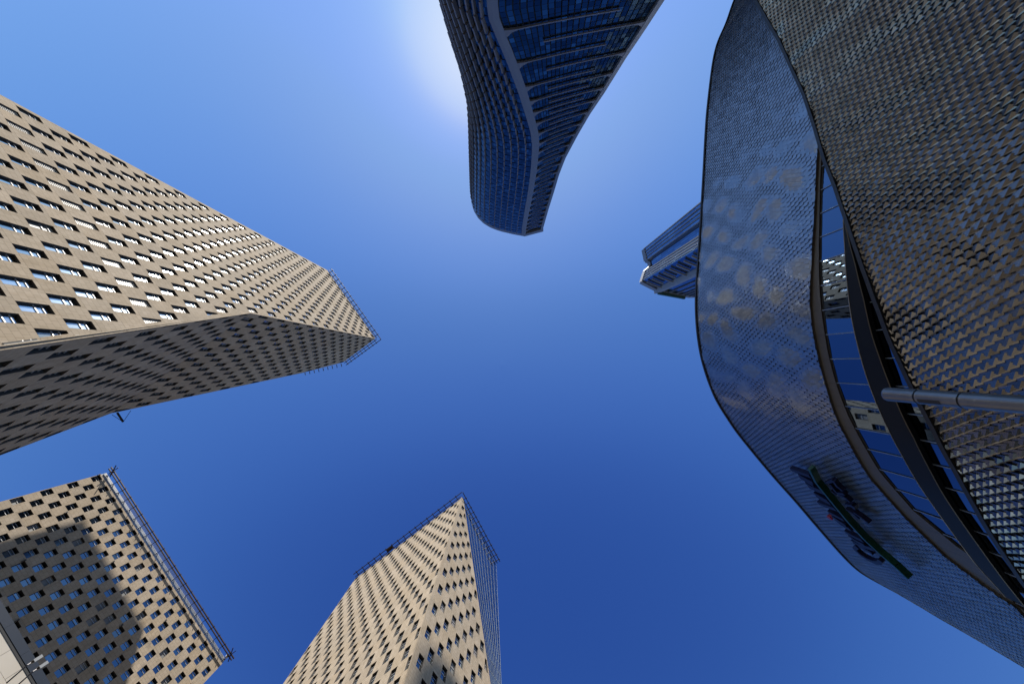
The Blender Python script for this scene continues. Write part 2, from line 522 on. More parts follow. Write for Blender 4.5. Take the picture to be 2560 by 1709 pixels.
lowA = [v2(T1), v2(A4.P(-1.25, zr2, -0.75) - A1.n * 0.72), v2(G4), v2(G4 - A1.n * 2.6 - A2.n * .5), v2(B1b)]
def loft(mb, f0, z0, f1, z1, m=0):
    for i in range(len(f0)):
        j = (i + 1) % len(f0)
        mb.poly([(*f0[i], z0), (*f0[j], z0), (*f1[j], z1), (*f1[i], z1)], m)
loft(mb, baseA, zf, roofA, zt - 0.2); loft(mb, lowA, GROUND, baseA, zf)
mb.poly([(*p, zt - 0.2) for p in roofA])
mb.build('core_wall', CORE, tA)
# the sunlit narrow end wall and rear wall skin in stone (never seen from the street, but real)
mb = MB()
e0 = A1.P(-18.4, 30.15, -0.12); e1 = A1.P(-18.4, zr, -0.12)
mb.poly([e0, e1, e1 - A1.n * (10.2 * U), e0 - A1.n * (8.6 * U)], 0, [(0, 100), (0, 0), (35, 0), (35, 100)])
mb.build('end_wall', STONE, tA)
c1 = A1.P(-18.4, 30.15); c2 = A1.P(2.0, 30.15); c3 = A2.P(7.9, 23.15); c3.z = c2.z
railing(tA, [c1, c2, c3], [A1.n, A2.n], 0.5, [16, 9])
c4 = c3 + u3 * 30
n3 = Vector((u3.y, -u3.x, 0)); n3 = n3 if n3.dot(-c3) > 0 else -n3
for k in range(9):
    mb = MB(); p = c3 + u3 * (1.2 + k * 1.75)
    mb.bar(p + n3 * 0.2 + Vector((0, 0, .6)), p + n3 * (1.5 - 0.03 * k) + Vector((0, 0, .6)), 0.10); mb.build('rail_bracket', RAIL, tA)
# small antenna mast leaning off the shaded flank
mast = empty('antenna_mast', 'small dark antenna mast with stay wires on the shaded flank edge', 'antenna')
q0 = at_z(293, 1031, 24.3 * U) ; q1 = at_z(308, 1054, 24.3 * U); q2 = at_z(327, 1026, 24.9 * U); q3 = at_z(280, 1036, 23.9 * U)
m_ = MB(); m_.bar(q0, q1, 0.13); m_.build('mast', RAIL, mast)
for e in (q2, q3):
    m_ = MB(); m_.bar(q1, e, 0.03); m_.build('stay_wire', RAIL, mast)

# ---------------- tower seen corner-on with a narrow glass facet
C1 = Face((-3.80097, 13.23149, 21.89806), rad(52.751), 0.51569)
C2 = Face((-8.88454, 16.65806, 24.53414), rad(-36.565), 0.47277)
tC = empty('stone_tower', 'beige checkerboard stone tower seen corner-on with a narrow blue glass facet', 'tower', group='checkerboard stone towers')
sinkC = {'win': [], 'stone': []}
zc = -0.47 - 21.898; zc2 = -0.47 - 24.534
facade(C1, [[(-0.62, -4.8), (13.9, -4.8), (0.15, 19.2), (-0.3, 19.5), (-0.62, 19.5)], [(-0.62, zc), (13.9, zc), (13.9, -4.8), (-0.62, -4.8)]],
       (0.0, 0.70, -0.85, 0.0), 0.36, {3: 'blank', 16: 'blank'}, sinkC, insets=[[0, 0.12, 0, .05, 0.02], [0, 0.05, 0, 0.02]])
facade(C2, [[(-13.85, zc2), (12.72, zc2), (12.72, 16.87), (-13.85, 16.87)]],
       (-0.74, 0.0, -0.85, 0.0), 0.36, {0: 'blank'}, sinkC, insets=[[0, 0.02, 0.1, 0.1]])
emit(tC, sinkC)
zC = 41.40 * U
GL_C = mat_glass('curtain_wall_glass', [(0, (0.14, 0.20, 0.24)), (0.6, (0.20, 0.28, 0.33)), (1, (0.28, 0.38, 0.40))], 0.05, 0.02, 0.5)
MULL = mat_plain('mullion_grey', (0.20, 0.23, 0.25), 0.6, 0.0, 0.2)
e_top = C1.P(0.15, 19.2); e_bot = C1.P(13.9, -4.8)
r_top = at_z(1241, 1409, zC); r_bot = Vector((r_top.x, r_top.y, e_bot.z))
r_bot = at_z(1254, 1715, 24.6 * U); r_bot = r_top + (r_bot - r_top) * ((r_top.z - e_bot.z) / (r_top.z - r_bot.z))
def CG(s, t, d=0.0):        # bilinear glass facet
    a = e_top.lerp(r_top, s); b = e_bot.lerp(r_bot, s)
    return b.lerp(a, t) + nC * d
nC = (e_bot - e_top).cross(r_top - e_top).normalized()
if nC.dot(-e_top) < 0: nC = -nC
far = MB()
NS, NT = 9, 26
for i in range(NS):
    for j in range(NT):
        q = [CG(i / NS + .004, (j + .02) / NT, -.05), CG((i + 1) / NS - .004, (j + .02) / NT, -.05), CG((i + 1) / NS - .004, (j + .98) / NT, -.05), CG(i / NS + .004, (j + .98) / NT, -.05)]
        pm = MB(); pm.poly(q); pm.build('glass_pane', GL_C, tC)
mm = MB()
for i in range(NS + 1): mm.bar(CG(i / NS, 0, -.03), CG(i / NS, 1, -.03), 0.035, 0, 4, nC, 0.012)
for j in range(NT + 1): mm.bar(CG(0, j / NT, -.03), CG(1, j / NT, -.03), 0.05, 0, 4, nC, 0.012)
mm.build('mullion_grid', MULL, tC)
mb = MB()
corner = C1.P(-0.60, 0, -0.6); corner = Vector((corner.x, corner.y, 0)) - C2.n * 0.6
left_ = C2.P(-13.8, 0, -0.6)
deep = -C2.n * (17 * U)
rt = Vector((r_top.x, r_top.y, 0)) - nC * 0.6
foot = [v2(left_), v2(corner), v2(Vector((e_top.x, e_top.y, 0)) - C1.n * 0.7 - C2.n * 0.4), v2(rt - C1.n * 0.6), v2(rt - C1.n * 25), v2(left_ + deep)]
footb = [v2(left_), v2(corner), v2(Vector((e_bot.x, e_bot.y, 0)) - C1.n * 0.9), v2(Vector((r_bot.x, r_bot.y, 0)) - C1.n * 1.2), v2(rt - C1.n * 25), v2(left_ + deep)]
loft(mb, footb, e_bot.z, foot, zC - 0.3); loft(mb, footb, GROUND, footb, e_bot.z)
mb.poly([(*p, zC - 0.3) for p in foot])
mb.build('core_wall', CORE, tC)
a_ = C2.P(-13.85, 16.87); b_ = C2.P(12.72, 16.87); b_.z = a_.z; d_ = Vector((r_top.x, r_top.y, a_.z))
nr = Vector(((d_ - b_).y, -(d_ - b_).x, 0)).normalized(); nr = nr if nr.dot(-b_) > 0 else -nr
railing(tC, [a_, b_, d_], [C2.n, nr], 0.3, [18, 14])
cr = MB(); pc = a_.lerp(b_, 0.335) + C2.n * 0.9
cr.box(pc + Vector((0, 0, .2)), C2.u * 1.1, C2.n * 0.45, Vector((0, 0, .35))); cr.build('maintenance_cradle', RUST, tC)

# ---------------- tower with the pipe-railed roof and a shadow across it
KB = 0.765
B1f = Face((-36.2608, 9.93711, 33.8329), rad(55.505), 0.58556, k=KB)
tB = empty('stone_tower', 'beige checkerboard stone tower with silver roof band and a large shadow across it', 'tower', group='checkerboard stone towers')
sinkB = {'win': [], 'stone': []}
zb = GROUND / (U * KB) - 33.8329
facade(B1f, [[(-0.08, zb), (34.35, zb), (34.35, 5.0), (-0.08, 5.0)]], (0.0, 0.80, 0.0, 0.84), 0.42, {}, sinkB, insets=[[0, 0.1, 0, 0.02]])
emit(tB, sinkB)
mb = MB()
f_ = [v2(B1f.P(0, 0, -0.62)), v2(B1f.P(34.27, 0, -0.62)), v2(B1f.P(34.27, 0, -0.62) - B1f.n * 45), v2(B1f.P(0, 0, -0.62) - B1f.n * 45)]
prism(mb, f_, GROUND, (33.83 + 4.9) * U * KB); mb.build('core_wall', CORE, tB)
for (a, nm) in ((-0.08, 'end_wall'), (34.35, 'end_wall')):
    mb = MB(); p0 = B1f.P(a, zb, -0.12); p1 = B1f.P(a, 5.0, -0.12)
    mb.poly([p0, p1, p1 - B1f.n * 45, p0 - B1f.n * 45], 0, [(0, 0), (0, 132), (45, 132), (45, 0)]); mb.build(nm, STONE, tB)
zB = 5.0
def bp(c, h, d): return B1f.P(c, zB, 0) + Vector((0, 0, h)) + B1f.n * d
for k in range(5):
    mb = MB(); h = 0.13 + k * 0.27
    mb.box((bp(-0.05, h, -.15) + bp(34.3, h, -.15)) / 2, B1f.u * (17.17 * B1f.w), B1f.n * 0.10, Vector((0, 0, 0.11)))
    mb.build('roof_band_slat', SILVER, tB)
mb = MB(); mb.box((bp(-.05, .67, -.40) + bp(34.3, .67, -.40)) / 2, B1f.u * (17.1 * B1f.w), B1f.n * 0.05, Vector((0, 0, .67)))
mb.build('roof_band_back', mat_plain('roof_band_dark_grey', (0.16, 0.17, 0.18), 0.6, 0.3), tB)  # dark grey metal plate behind the silver slats
for (h, d, r) in ((1.75, 0.55, .10), (1.8, 1.15, .11)):
    mb = MB(); mb.bar(bp(-0.5, h, d), bp(35.0, h, d), r); mb.build('outer_rail', RUST, tB)
for k in range(22):
    c = 0.4 + k * 33.6 / 21
    mb = MB()
    mb.bar(bp(c, 0.02, 0.02), bp(c, 1.45, 0.02), 0.035)
    mb.bar(bp(c, 1.45, 0.0), bp(c, 1.75, 0.55), 0.06); mb.bar(bp(c, 1.75, 0.35), bp(c, 1.8, 1.5), 0.06)
    mb.build('rail_bracket', RAIL, tB)
for c in (0.2, 34.2):
    mb = MB(); mb.bar(bp(c - .6, 2.3, 1.9), bp(c + .6, 1.2, .2), .08); mb.bar(bp(c, 1.9, 2.4), bp(c, 1.5, .1), .07); mb.build('corner_strut', RUST, tB)
mb = MB()
for i in range(70):
    c = 4.2 + i * 0.33
    mb.bar(bp(c, 1.4, -0.35), bp(c, 2.9, -0.45), .02)
for h in (1.6, 1.9, 2.2, 2.5, 2.8): mb.bar(bp(4.0, h, -0.4), bp(27, h, -0.4), .03)
mb.build('roof_screen', mat_plain('screen_wire', (0.10, 0.10, 0.13), 0.5, 0.5), tB)
ac = MB(); ac.box(bp(34.1, 1.7, .2), B1f.u * .3, B1f.n * .2, Vector((0, 0, .3))); ac.build('junction_box', mat_plain('box_white', (.7, .7, .7), .5), tB)
# air-conditioner brackets between some windows
rb = random.Random(3)
for k in range(46):
    i = rb.randint(0, 33); j = rb.randint(-9, 4)
    if (i + j) % 2 or (i > 12 and rb.random() < .75): continue
    mb = MB()
    p = B1f.P(i - 0.05, j + 0.86, 0.12)
    mb.box(p, B1f.u * 0.14, B1f.n * 0.12, Vector((0, 0, 0.07))); mb.box(p + Vector((0, 0, -.3)) , B1f.u * 0.05, B1f.n * 0.12, Vector((0, 0, 0.3)))
    mb.build('wall_bracket', REVEAL, tB)

# ------------------------------------------------------------------ low stone podium at the picture corner
tP = empty('stone_podium', 'low pale stone podium wall with blue-grey metal fascia in front of the shadowed tower', 'wall')
paz = rad(56.5); pu = Vector((math.cos(paz), math.sin(paz), 0)); pn = Vector((pu.y, -pu.x, 0)); pn = pn if pn.dot(Vector((30, -17, 0))) > 0 else -pn
Zp = 30.0
p0 = at_z(0, 1575, Zp)
def PP(s, z, d=0.0): return Vector((p0.x, p0.y, 0)) + pu * s + Vector((0, 0, z)) + pn * d
mb = MB()
LS = mat_plain('podium_limestone', (0.44, 0.39, 0.32), 0.7, vary=0.05, scale=0.5)
rows = [(Zp - 1.0 * (k + 1), Zp - 1.0 * k) for k in range(6)]
for ri, (za, zb_) in enumerate(rows):
    for k in range(-8, 26):
        s0 = k * 1.5 + (0.75 if ri % 2 else 0)
        mb = MB(); c = PP(s0 + .745, (za + zb_) / 2 , -0.06)
        mb.box(c, pu * 0.74, pn * 0.06, Vector((0, 0, (zb_ - za) / 2 - .008))); mb.build('stone_block', LS, tP)
mb = MB(); mb.box(PP(12, (Zp - 6 + GROUND) / 2, -0.3), pu * 26, pn * 0.28, Vector((0, 0, (Zp - 6 - GROUND) / 2))); mb.build('lower_wall', LS, tP)
mb = MB(); mb.box(PP(12, (Zp + GROUND) / 2, -4.2), pu * 26, pn * 4.0, Vector((0, 0, (Zp - GROUND) / 2 - .01))); mb.build('core_wall', CORE, tP)
mb = MB(); mb.box(PP(12, Zp + 0.09, -0.02), pu * 26, pn * 0.04, Vector((0, 0, 0.085))); mb.build('shadow_gap', CORE, tP)
FAS = mat_plain('fascia_bluegrey', (0.022, 0.030, 0.045), 0.5, 0.0, 0.2)
for k in range(-6, 18):
    mb = MB(); mb.box(PP(k * 2.2 + 1.1, Zp + 0.50, -0.10), pu * 1.095, pn * 0.14, Vector((0, 0, 0.30))); mb.build('fascia_panel', FAS, tP)
for q, lab in (((83, 1652), 'upper floodlight on a curved arm at the podium fascia'), ((97, 1668), 'lower floodlight on a curved arm at the podium fascia')):
    fl = empty('floodlight', lab, 'lamp', group='podium floodlights')
    dd = ray(*q); b_ = PP(0, 0, .55)
    base = dd * (b_.dot(pn) / dd.dot(pn))
    pts = [base + Vector((0, 0, -1.35)) - pn * 0.40 + pu * 0.25, base + Vector((0, 0, -.9)) - pn * .1 + pu * 0.12, base + Vector((0, 0, -.45)) + pn * .1, base]
    mb = MB()
    for a, b in zip(pts, pts[1:]): mb.bar(a, b, 0.045, 0, 6)
    mb.build('arm', RAIL, fl)
    mb = MB(); mb.box(base + Vector((0, 0, .18)) + pn * .05, pu * 0.10, pn * 0.10 + Vector((0, 0, .03)), Vector((0, 0, 0.26))); mb.build('lamp_head', GREYE, fl)
    mb = MB(); mb.box(base + Vector((0, 0, -.02)) + pn * .05, pu * 0.06, pn * 0.07, Vector((0, 0, 0.06))); mb.build('yoke', RAIL, fl)

# ------------------------------------------------------------------ curved glass tower in front of the sun
def interp(tab, y):
    if y <= tab[0][1]:
        (x0, y0), (x1, y1) = tab[0], tab[1]
    elif y >= tab[-1][1]:
        return tab[-1][0]
    else:
        for (x0, y0), (x1, y1) in zip(tab, tab[1:]):
            if y0 <= y <= y1: break
    return x0 + (x1 - x0) * (y - y0) / (y1 - y0)
Mt = [(1214, 0), (1244, 76), (1277, 153), (1306, 230), (1325, 291), (1336, 329), (1340, 363), (1336, 421), (1328, 478), (1317, 536), (1311, 574), (1311, 590)]
Rt = [(1655.5, 0), (1611.5, 69), (1565.6, 138), (1512, 226), (1474, 283), (1443, 337), (1413, 394), (1397, 436), (1386, 474), (1370.5, 524), (1357, 572)]
Lt = [(1104.7, 0), (1122, 69), (1145, 145), (1160, 214), (1171.6, 275), (1175.4, 344), (1176, 421), (1177, 497), (1178, 520)]
UD = U * 75.0 / 70.0
ZD = 70.0 * UD; YM = 22.0 * UD
ZMIN = 25.0 * UD
def on_y(tab, y, z):
    """point at depth y and height z whose picture x follows the outline tab"""
    py = 0.0
    # picture y of (x~0, -y, z)
    q = project(Vector((0, -y, z))); py = q[1]
    px = interp(tab, py)
    d = ray(px, py); p = d * (z / d.z)
    return Vector((p.x, -y, z))
def smooth_tab(tab, n=4): return tab
def slice_D(z):
    zz = max(z, ZMIN); t = min(1.0, max(0.0, (zz - 29 * UD) / (41 * UD)))
    M_ = on_y(Mt, YM, zz); R_ = on_y(Rt, YM + (2.3 - 1.45 * t) * UD, zz); L_ = on_y(Lt, YM + 5.0 * UD, zz)
    for p in (M_, R_, L_): p.z = z
    return M_, R_, L_
PROF = [(0, 0), (.2, .32), (.46, .9), (.62, 1.45), (.75, 2.15), (.86, 3.1), (.94, 4.3), (.985, 5.6), (1.0, 7.2), (1.0, 9.5)]
def prof(t):            # arc position 0..1 -> (x fraction, y back in storeys)
    L = [0]
    for a, b in zip(PROF, PROF[1:]): L.append(L[-1] + math.hypot((b[0] - a[0]) * 8, b[1] - a[1]))
    s = t * L[-1]
    for k in range(len(PROF) - 1):
        if s <= L[k + 1] + 1e-9:
            f = (s - L[k]) / (L[k + 1] - L[k]); a, b = PROF[k], PROF[k + 1]
            return a[0] + (b[0] - a[0]) * f, a[1] + (b[1] - a[1]) * f
    return PROF[-1]
def DL(t, z):
    M_, R_, L_ = slice_D(z); fx, fy = prof(t)
    return Vector((M_.x + (L_.x - M_.x) * fx, M_.y - fy * UD, z))
tD = empty('curved_tower', 'dark blue curved glass tower with finned flank hiding the sun', 'tower')
GD1 = mat_glass('tower_blue_glass', [(0, (0.04, 0.08, 0.11)), (0.5, (0.07, 0.12, 0.16)), (0.85, (0.11, 0.19, 0.23)), (1, (0.18, 0.30, 0.33))], 0.10, 0.02, 0.2)
FRD = mat_plain('tower_frame_grey', (0.16, 0.175, 0.215), 0.5, 0.4)
FIND = mat_plain('tower_fin_grey', (0.15, 0.14, 0.15), 0.5, 0.3)
RIBD = mat_plain('tower_rib_grey', (0.15, 0.155, 0.19), 0.5, 0.3)
NF = 13; HF = 1.25 * UD
nz = int((ZD - GROUND) / HF)
zs = [ZD - 1.1 * UD - k * HF for k in range(nz)]
cands_f = []; cands_g = []
tpos = [0.015 + 0.985 * k / (NF + 3) for k in range(NF + 4)]
for k in range(nz - 1):
    z1 = zs[k]; z0 = zs[k + 1]
    row0 = [DL(t, z0) for t in tpos]; row1 = [DL(t, z1) for t in tpos]
    for i in range(len(tpos) - 1):
        a, b, c, d = row0[i], row0[i + 1], row1[i + 1], row1[i]
        # saw-tooth bay: the pane leans a little out of the smooth surface
        tdir = (b - a); o = Vector((tdir.y, -tdir.x, 0)).normalized(); o = o if o.dot(Vector((0, 1, 0))) > 0 or o.dot(Vector((-1, 0, 0))) > .3 else -o
        pane = [a + o * 0.05, b + o * 0.55, c + o * 0.35, d + o * 0.02]
        mid = a.lerp(b, 0.5)
        e0 = a.lerp(b, 0.02); 
        sub = []
        for q in range(3):
            for h in range(2):
                f0, f1 = q / 3 + .008, (q + 1) / 3 - .008; g0, g1 = h / 2 + .01, (h + 1) / 2 - .01
                L0 = lambda f, g: (pane[0].lerp(pane[1], f)).lerp(pane[3].lerp(pane[2], f), g)
                sub.append([L0(f0, g0), L0(f1, g0), L0(f1, g1), L0(f0, g1)])
        cands_g.append((px_area(pane), sub))
        up1 = Vector((0, 0, HF * 0.97))
        kk = k / nz; dep = 0.9 + 1.1 * kk; th = 0.14 + 0.20 * kk
        tn = tdir.normalized()
        fin = [b + o * 0.0 - tn * th, b + o * 0.0 + tn * th, b + o * dep + tn * th * .8, b + o * dep - tn * th * .8]
        top = [p + (c - b) * 0.55 + up1 * 0.45 - o * (0.35 if j > 1 else 0) for j, p in enumerate(fin)]
        cands_f.append((px_area([fin[0], fin[3], top[3], top[0]]) + px_area([fin[2], fin[3], top[3], top[2]]), fin, top))
def emit_list(c, n, name, far, mats, parent, fn, amin=8):
    c = sorted(c, key=lambda t: -t[0]); rest = MB()
    for k, it in enumerate(c):
        if k < n and it[0] > amin:
            m = MB(); fn(m, *it[1:]); m.build(name, mats, parent)
        else: fn(rest, *it[1:])
    if rest.f:
        o = rest.build(far, mats, parent); o['kind'] = 'stuff'
def fin_fn(m, fin, top):
    for i in range(4): m.poly([fin[i], fin[(i + 1) % 4], top[(i + 1) % 4], top[i]])
    m.poly(fin[::-1]); m.poly(top)
def pane_fn(m, sub):
    for q in sub: m.poly(q)
emit_list(cands_g, 300, 'glass_bay', 'far_glass_bays', GD1, tD, pane_fn)
emit_list(cands_f, 300, 'fin', 'far_fins', FIND, tD, fin_fn)
# flank body right behind the panes, back and roof
mb = MB(); bz = [GROUND] + [z for z in reversed(zs)] + [ZD - 0.6]
prev = None
for z in bz:
    M_, R_, L_ = slice_D(z)
    ring = [DL(t, z) + Vector((0.4, -0.5, 0)) for t in [k / 12 for k in range(13)]]
    ring = [p + Vector((0.35, -0.5, 0)) for p in ring]
    ring = ring[::-1] + [R_ + Vector((-1.0, -4.0, 0)), Vector((R_.x - 2, R_.y - 30, z)), Vector((L_.x + 1, L_.y - 28, z))]
    if prev:
        n = len(ring)
        for i in range(n): mb.poly([prev[i], prev[(i + 1) % n], ring[(i + 1) % n], ring[i]])
    prev = ring
mb.poly(prev)
mb.build('core_wall', mat_plain('tower_core', (0.012, 0.015, 0.022), 0.6), tD)
# roof fascia band
mb = MB(); tt = [k / 24 for k in range(25)]
zt0, zt1 = ZD - 1.15 * UD, ZD
ring0 = [DL(t, zt0) for t in tt]; ring1 = [DL(t, zt1) for t in tt]
M0, R0, L0_ = slice_D(zt0); M1, R1, L1_ = slice_D(zt1)
r0 = ring0[::-1] + [R0, R0 + Vector((-3, -26, 0))]; r1 = ring1[::-1] + [R1, R1 + Vector((-3, -26, 0))]
ctr = sum(r1, Vector()) / len(r1)
for k in range(len(r0) - 1):
    ox = lambda p: p + (p - Vector((ctr.x, ctr.y, p.z))).normalized() * 0.35
    mb.poly([ox(r0[k]), ox(r0[k + 1]), ox(r1[k + 1]), ox(r1[k])])
    mb.poly([ox(r0[k]), ox(r0[k + 1]), r0[k + 1] * 1.0 + Vector((0, -1.2, 0)), r0[k] + Vector((0, -1.2, 0))])
mb.poly([p for p in r1])
mb.build('roof_fascia', FRD, tD)
# right face: corner frame strip, edge frame, comb of ribs, recessed glass
def DR(s, z, d=0.0):
    M_, R_, L_ = slice_D(z); p = M_.lerp(R_, s)
    t = (R_ - M_); n = Vector((t.y, -t.x, 0)).normalized(); n = n if n.y > 0 else -n
    return p + n * d
def fw(z):       # width fraction of corner strip
    M_, R_, L_ = slice_D(z); return (0.40 * UD - 0.16 * UD * min(1, max(0, (z - 29 * UD) / (41 * UD)))) / (R_ - M_).length
def fe(z):
    M_, R_, L_ = slice_D(z); return 1 - 0.40 * UD / (R_ - M_).length
zz = [GROUND + (ZD - 1.15 * UD - GROUND) * k / 70 for k in range(71)]
mb = MB(); DEP = 0.55
for z0, z1 in zip(zz, zz[1:]):
    for (sa, sb) in ((lambda z: 0.0, fw),):
        mb.poly([DR(sa(z0), z0, .15), DR(sb(z0), z0, .15), DR(sb(z1), z1, .15), DR(sa(z1), z1, .15)])
        mb.poly([DR(sb(z0), z0, .15), DR(sb(z0), z0, -DEP), DR(sb(z1), z1, -DEP), DR(sb(z1), z1, .15)])
        mb.poly([DR(0, z0, .15), DL(0.02, z0) + Vector((-.5, .3, 0)), DL(0.02, z1) + Vector((-.5, .3, 0)), DR(0, z1, .15)])
mb.build('corner_frame', FRD, tD)
mb = MB()
for z0, z1 in zip(zz, zz[1:]):
    mb.poly([DR(fe(z0), z0, .15), DR(1, z0, .15), DR(1, z1, .15), DR(fe(z1), z1, .15)])
    mb.poly([DR(fe(z0), z0, .15), DR(fe(z0), z0, -DEP), DR(fe(z1), z1, -DEP), DR(fe(z1), z1, .15)])
    mb.poly([DR(1, z0, .15), DR(1, z0, -6), DR(1, z1, -6), DR(1, z1, .15)])
mb.build('edge_frame', FRD, tD)
lev = [26.4, 29.4, 32.0, 33.8, 35.4, 37, 38.7, 40.5, 42.2, 44.3, 46.2, 48.2, 50.3, 52.4, 54.4, 56.4, 58.3, 60.3, 62.2, 64.1, 65.9, 67.5]
rib_t = 0.16
def rib(s0, s1, z, fl, fr):
    m = MB(); n = 18; prev = None
    for k in range(n + 1):
        s = s0 + (s1 - s0) * k / n
        M_, R_, L_ = slice_D(z); W = (R_ - M_).length
        # flared (filleted) root
        dl = (s - s0) * W; dr = (s1 - s) * W
        add = 0
        if fl and dl < 3.6: add = 1.5 * (1 - dl / 3.6) ** 2.2
        if fr and dr < 3.0: add = 1.2 * (1 - dr / 3.0) ** 2.2
        zb, ztp = z - rib_t - add * 0.25, z + rib_t + add
        bow = -0.35 * math.sin(math.pi * min(1, max(0, s)))
        cur = [DR(s, zb, .1 + bow), DR(s, ztp, .1 + bow), DR(s, ztp, -DEP), DR(s, zb, -DEP)]
        if prev:
            for i in range(4): m.poly([prev[i], prev[(i + 1) % 4], cur[(i + 1) % 4], cur[i]])
        else: m.poly(cur)
        prev = cur
    m.poly(prev)
    m.build('rib', RIBD, tD)
for k, l in enumerate(lev):
    z = l * UD
    rib(fw(z), 0.74 - 0.05 * (k / 22), z, True, False)
    if k + 1 < len(lev):
        z2 = (l + lev[k + 1]) / 2 * UD
        rib(0.26 + 0.04 * (k / 22), fe(z2), z2, False, True)
cg = []
NP = 26
rp = random.Random(11)
for k in range(nz * 3 - 3):
    z1 = ZD - 1.15 * UD - k * HF / 3; z0 = z1 - HF / 3
    if z0 < GROUND + 2: break
    for i in range(NP):
        s0 = i / NP + .004; s1 = (i + 1) / NP - .004
        w = lambda s: -DEP - 0.35 * math.sin(math.pi * s)
        j = rp.uniform(-.03, .03); j2 = rp.uniform(-.03, .03)
        q = [DR(s0, z0 + .05, w(s0) + j), DR(s1, z0 + .05, w(s1) + j2), DR(s1, z1 - .05, w(s1) - j), DR(s0, z1 - .05, w(s0) - j2)]
        cg.append((px_area(q), [q]))
emit_list(cg, 300, 'glass_pane', 'far_glass_panes', GD1, tD, pane_fn)

# ------------------------------------------------------------------ slab tower peeking out behind the shingled building
tE = empty('slab_tower', 'distant blue-grey tower with white vertical stripes behind the shingled roof edge', 'tower')
ZE = 62.0 * U
GE = mat_glass('slab_tower_glass', [(0, (0.16, 0.25, 0.40)), (0.6, (0.22, 0.34, 0.50)), (1, (0.30, 0.44, 0.58))], 0.12)
GREYE = mat_plain('slab_tower_grey', (0.20, 0.22, 0.26), 0.5, 0.2)
WHITEE = mat_plain('slab_tower_white', (0.36, 0.355, 0.35), 0.5)
DARKE = mat_plain('slab_tower_dark', (0.09, 0.12, 0.17), 0.4, 0.4)
RPX = [(1606, 626), (1612, 654), (1620, 656.5), (1622.5, 668), (1608.5, 680), (1600, 707), (1641, 727.5), (1690, 738), (1723, 742.5), (1745, 741)]
RP = [at_z(x, y, ZE) for x, y in RPX]
awayE = Vector((RP[0].x, RP[0].y, 0)).normalized()
foot = [(p.x, p.y) for p in RP] + [(RP[-1].x + 30, RP[-1].y - 10), (RP[0].x + 45, RP[0].y - 35), (RP[0].x + 4, RP[0].y - 3.2)]
mb = MB(); cx = sum(p[0] for p in foot) / len(foot); cy = sum(p[1] for p in foot) / len(foot)
inner = [(p[0] + (cx - p[0]) * .02, p[1] + (cy - p[1]) * .02) for p in foot]
prism(mb, inner, GROUND, ZE - .2); mb.build('core_wall', DARKE, tE)
zlow = 20 * U
def e_face(i, j, mat, nm, nseg, dz, off=0.15, gap=.06):
    a, b = RP[i], RP[j]; t = (b - a); o = Vector((t.y, -t.x, 0)).normalized(); o = o if o.dot(-a) > 0 else -o
    rest = []
    for k in range(nseg):
        p = a + t * (k / nseg); q = a + t * ((k + 1) / nseg)
        z = ZE - 4.0
        while z > zlow:
            rest.append((px_area([Vector((p.x, p.y, z)), Vector((q.x, q.y, z)), Vector((q.x, q.y, z - dz)), Vector((p.x, p.y, z - dz))]),
                         [[Vector((p.x, p.y, z - gap)) + o * off + t.normalized() * gap, Vector((q.x, q.y, z - gap)) + o * off - t.normalized() * gap,
                           Vector((q.x, q.y, z - dz + gap)) + o * off - t.normalized() * gap, Vector((p.x, p.y, z - dz + gap)) + o * off + t.normalized() * gap]]))
            z -= dz
    emit_list(rest, 60, nm, 'far_' + nm + 's', mat, tE, pane_fn, 14)
    return a, t, o
a, t, o = e_face(0, 1, GE, 'glass_bay', 3, 7.0)
for k in range(5):
    p = a + t * (k / 4); m_ = MB(); m_.bar(Vector((p.x, p.y, zlow)) + o * .4, Vector((p.x, p.y, ZE - 3)) + o * .4, .16); m_.build('fin', GREYE, tE)
a, t, o = e_face(1, 2, GE, 'glass_bay', 2, 7.0, -.1)
a, t, o = e_face(2, 3, GE, 'glass_bay', 3, 7.0, .1)
a, t, o = e_face(3, 4, GE, 'glass_bay', 2, 7.0, .1)
a, t, o = e_face(4, 5, GE, 'glass_bay', 3, 7.0, .1)
for k in range(4):
    p = a + t * ((k + .35) / 4); m_ = MB(); m_.bar(Vector((p.x, p.y, zlow)) + o * .35, Vector((p.x, p.y, ZE - 5)) + o * .35, .17); m_.build('white_stripe', WHITEE, tE)
a, t, o = e_face(5, 6, GE, 'glass_bay', 5, 7.0, -.2)
for k in range(20):
    z = ZE - 8 - k * 7.0; m_ = MB(); pr = None
    for q in range(7):
        s = 0.12 + q / 6 * (0.86 if k % 2 == 0 else 0.6)
        p = a + t * s; c = Vector((p.x, p.y, z - 2.2 * (s ** 2) )) + o * .5
        if pr: m_.bar(pr, c, .38)
        pr = c
    m_.build('rib', GREYE, tE)
p = a + t * 1.0; m_ = MB(); m_.bar(Vector((p.x, p.y, zlow)) + o * .3, Vector((p.x, p.y, ZE)) + o * .3, 1.1); m_.build('corner_frame', GREYE, tE)
for i in (6, 7, 8):
    a, t, o = e_face(i, i + 1, GE, 'glass_bay', 3, 7.0, .1)
    for k in range(3):
        p = a + t * ((k + .5) / 3); m_ = MB(); m_.bar(Vector((p.x, p.y, zlow)) + o * .4, Vector((p.x, p.y, ZE - 3)) + o * .4, .20); m_.build('fin', RIBD, tE)
mb = MB()
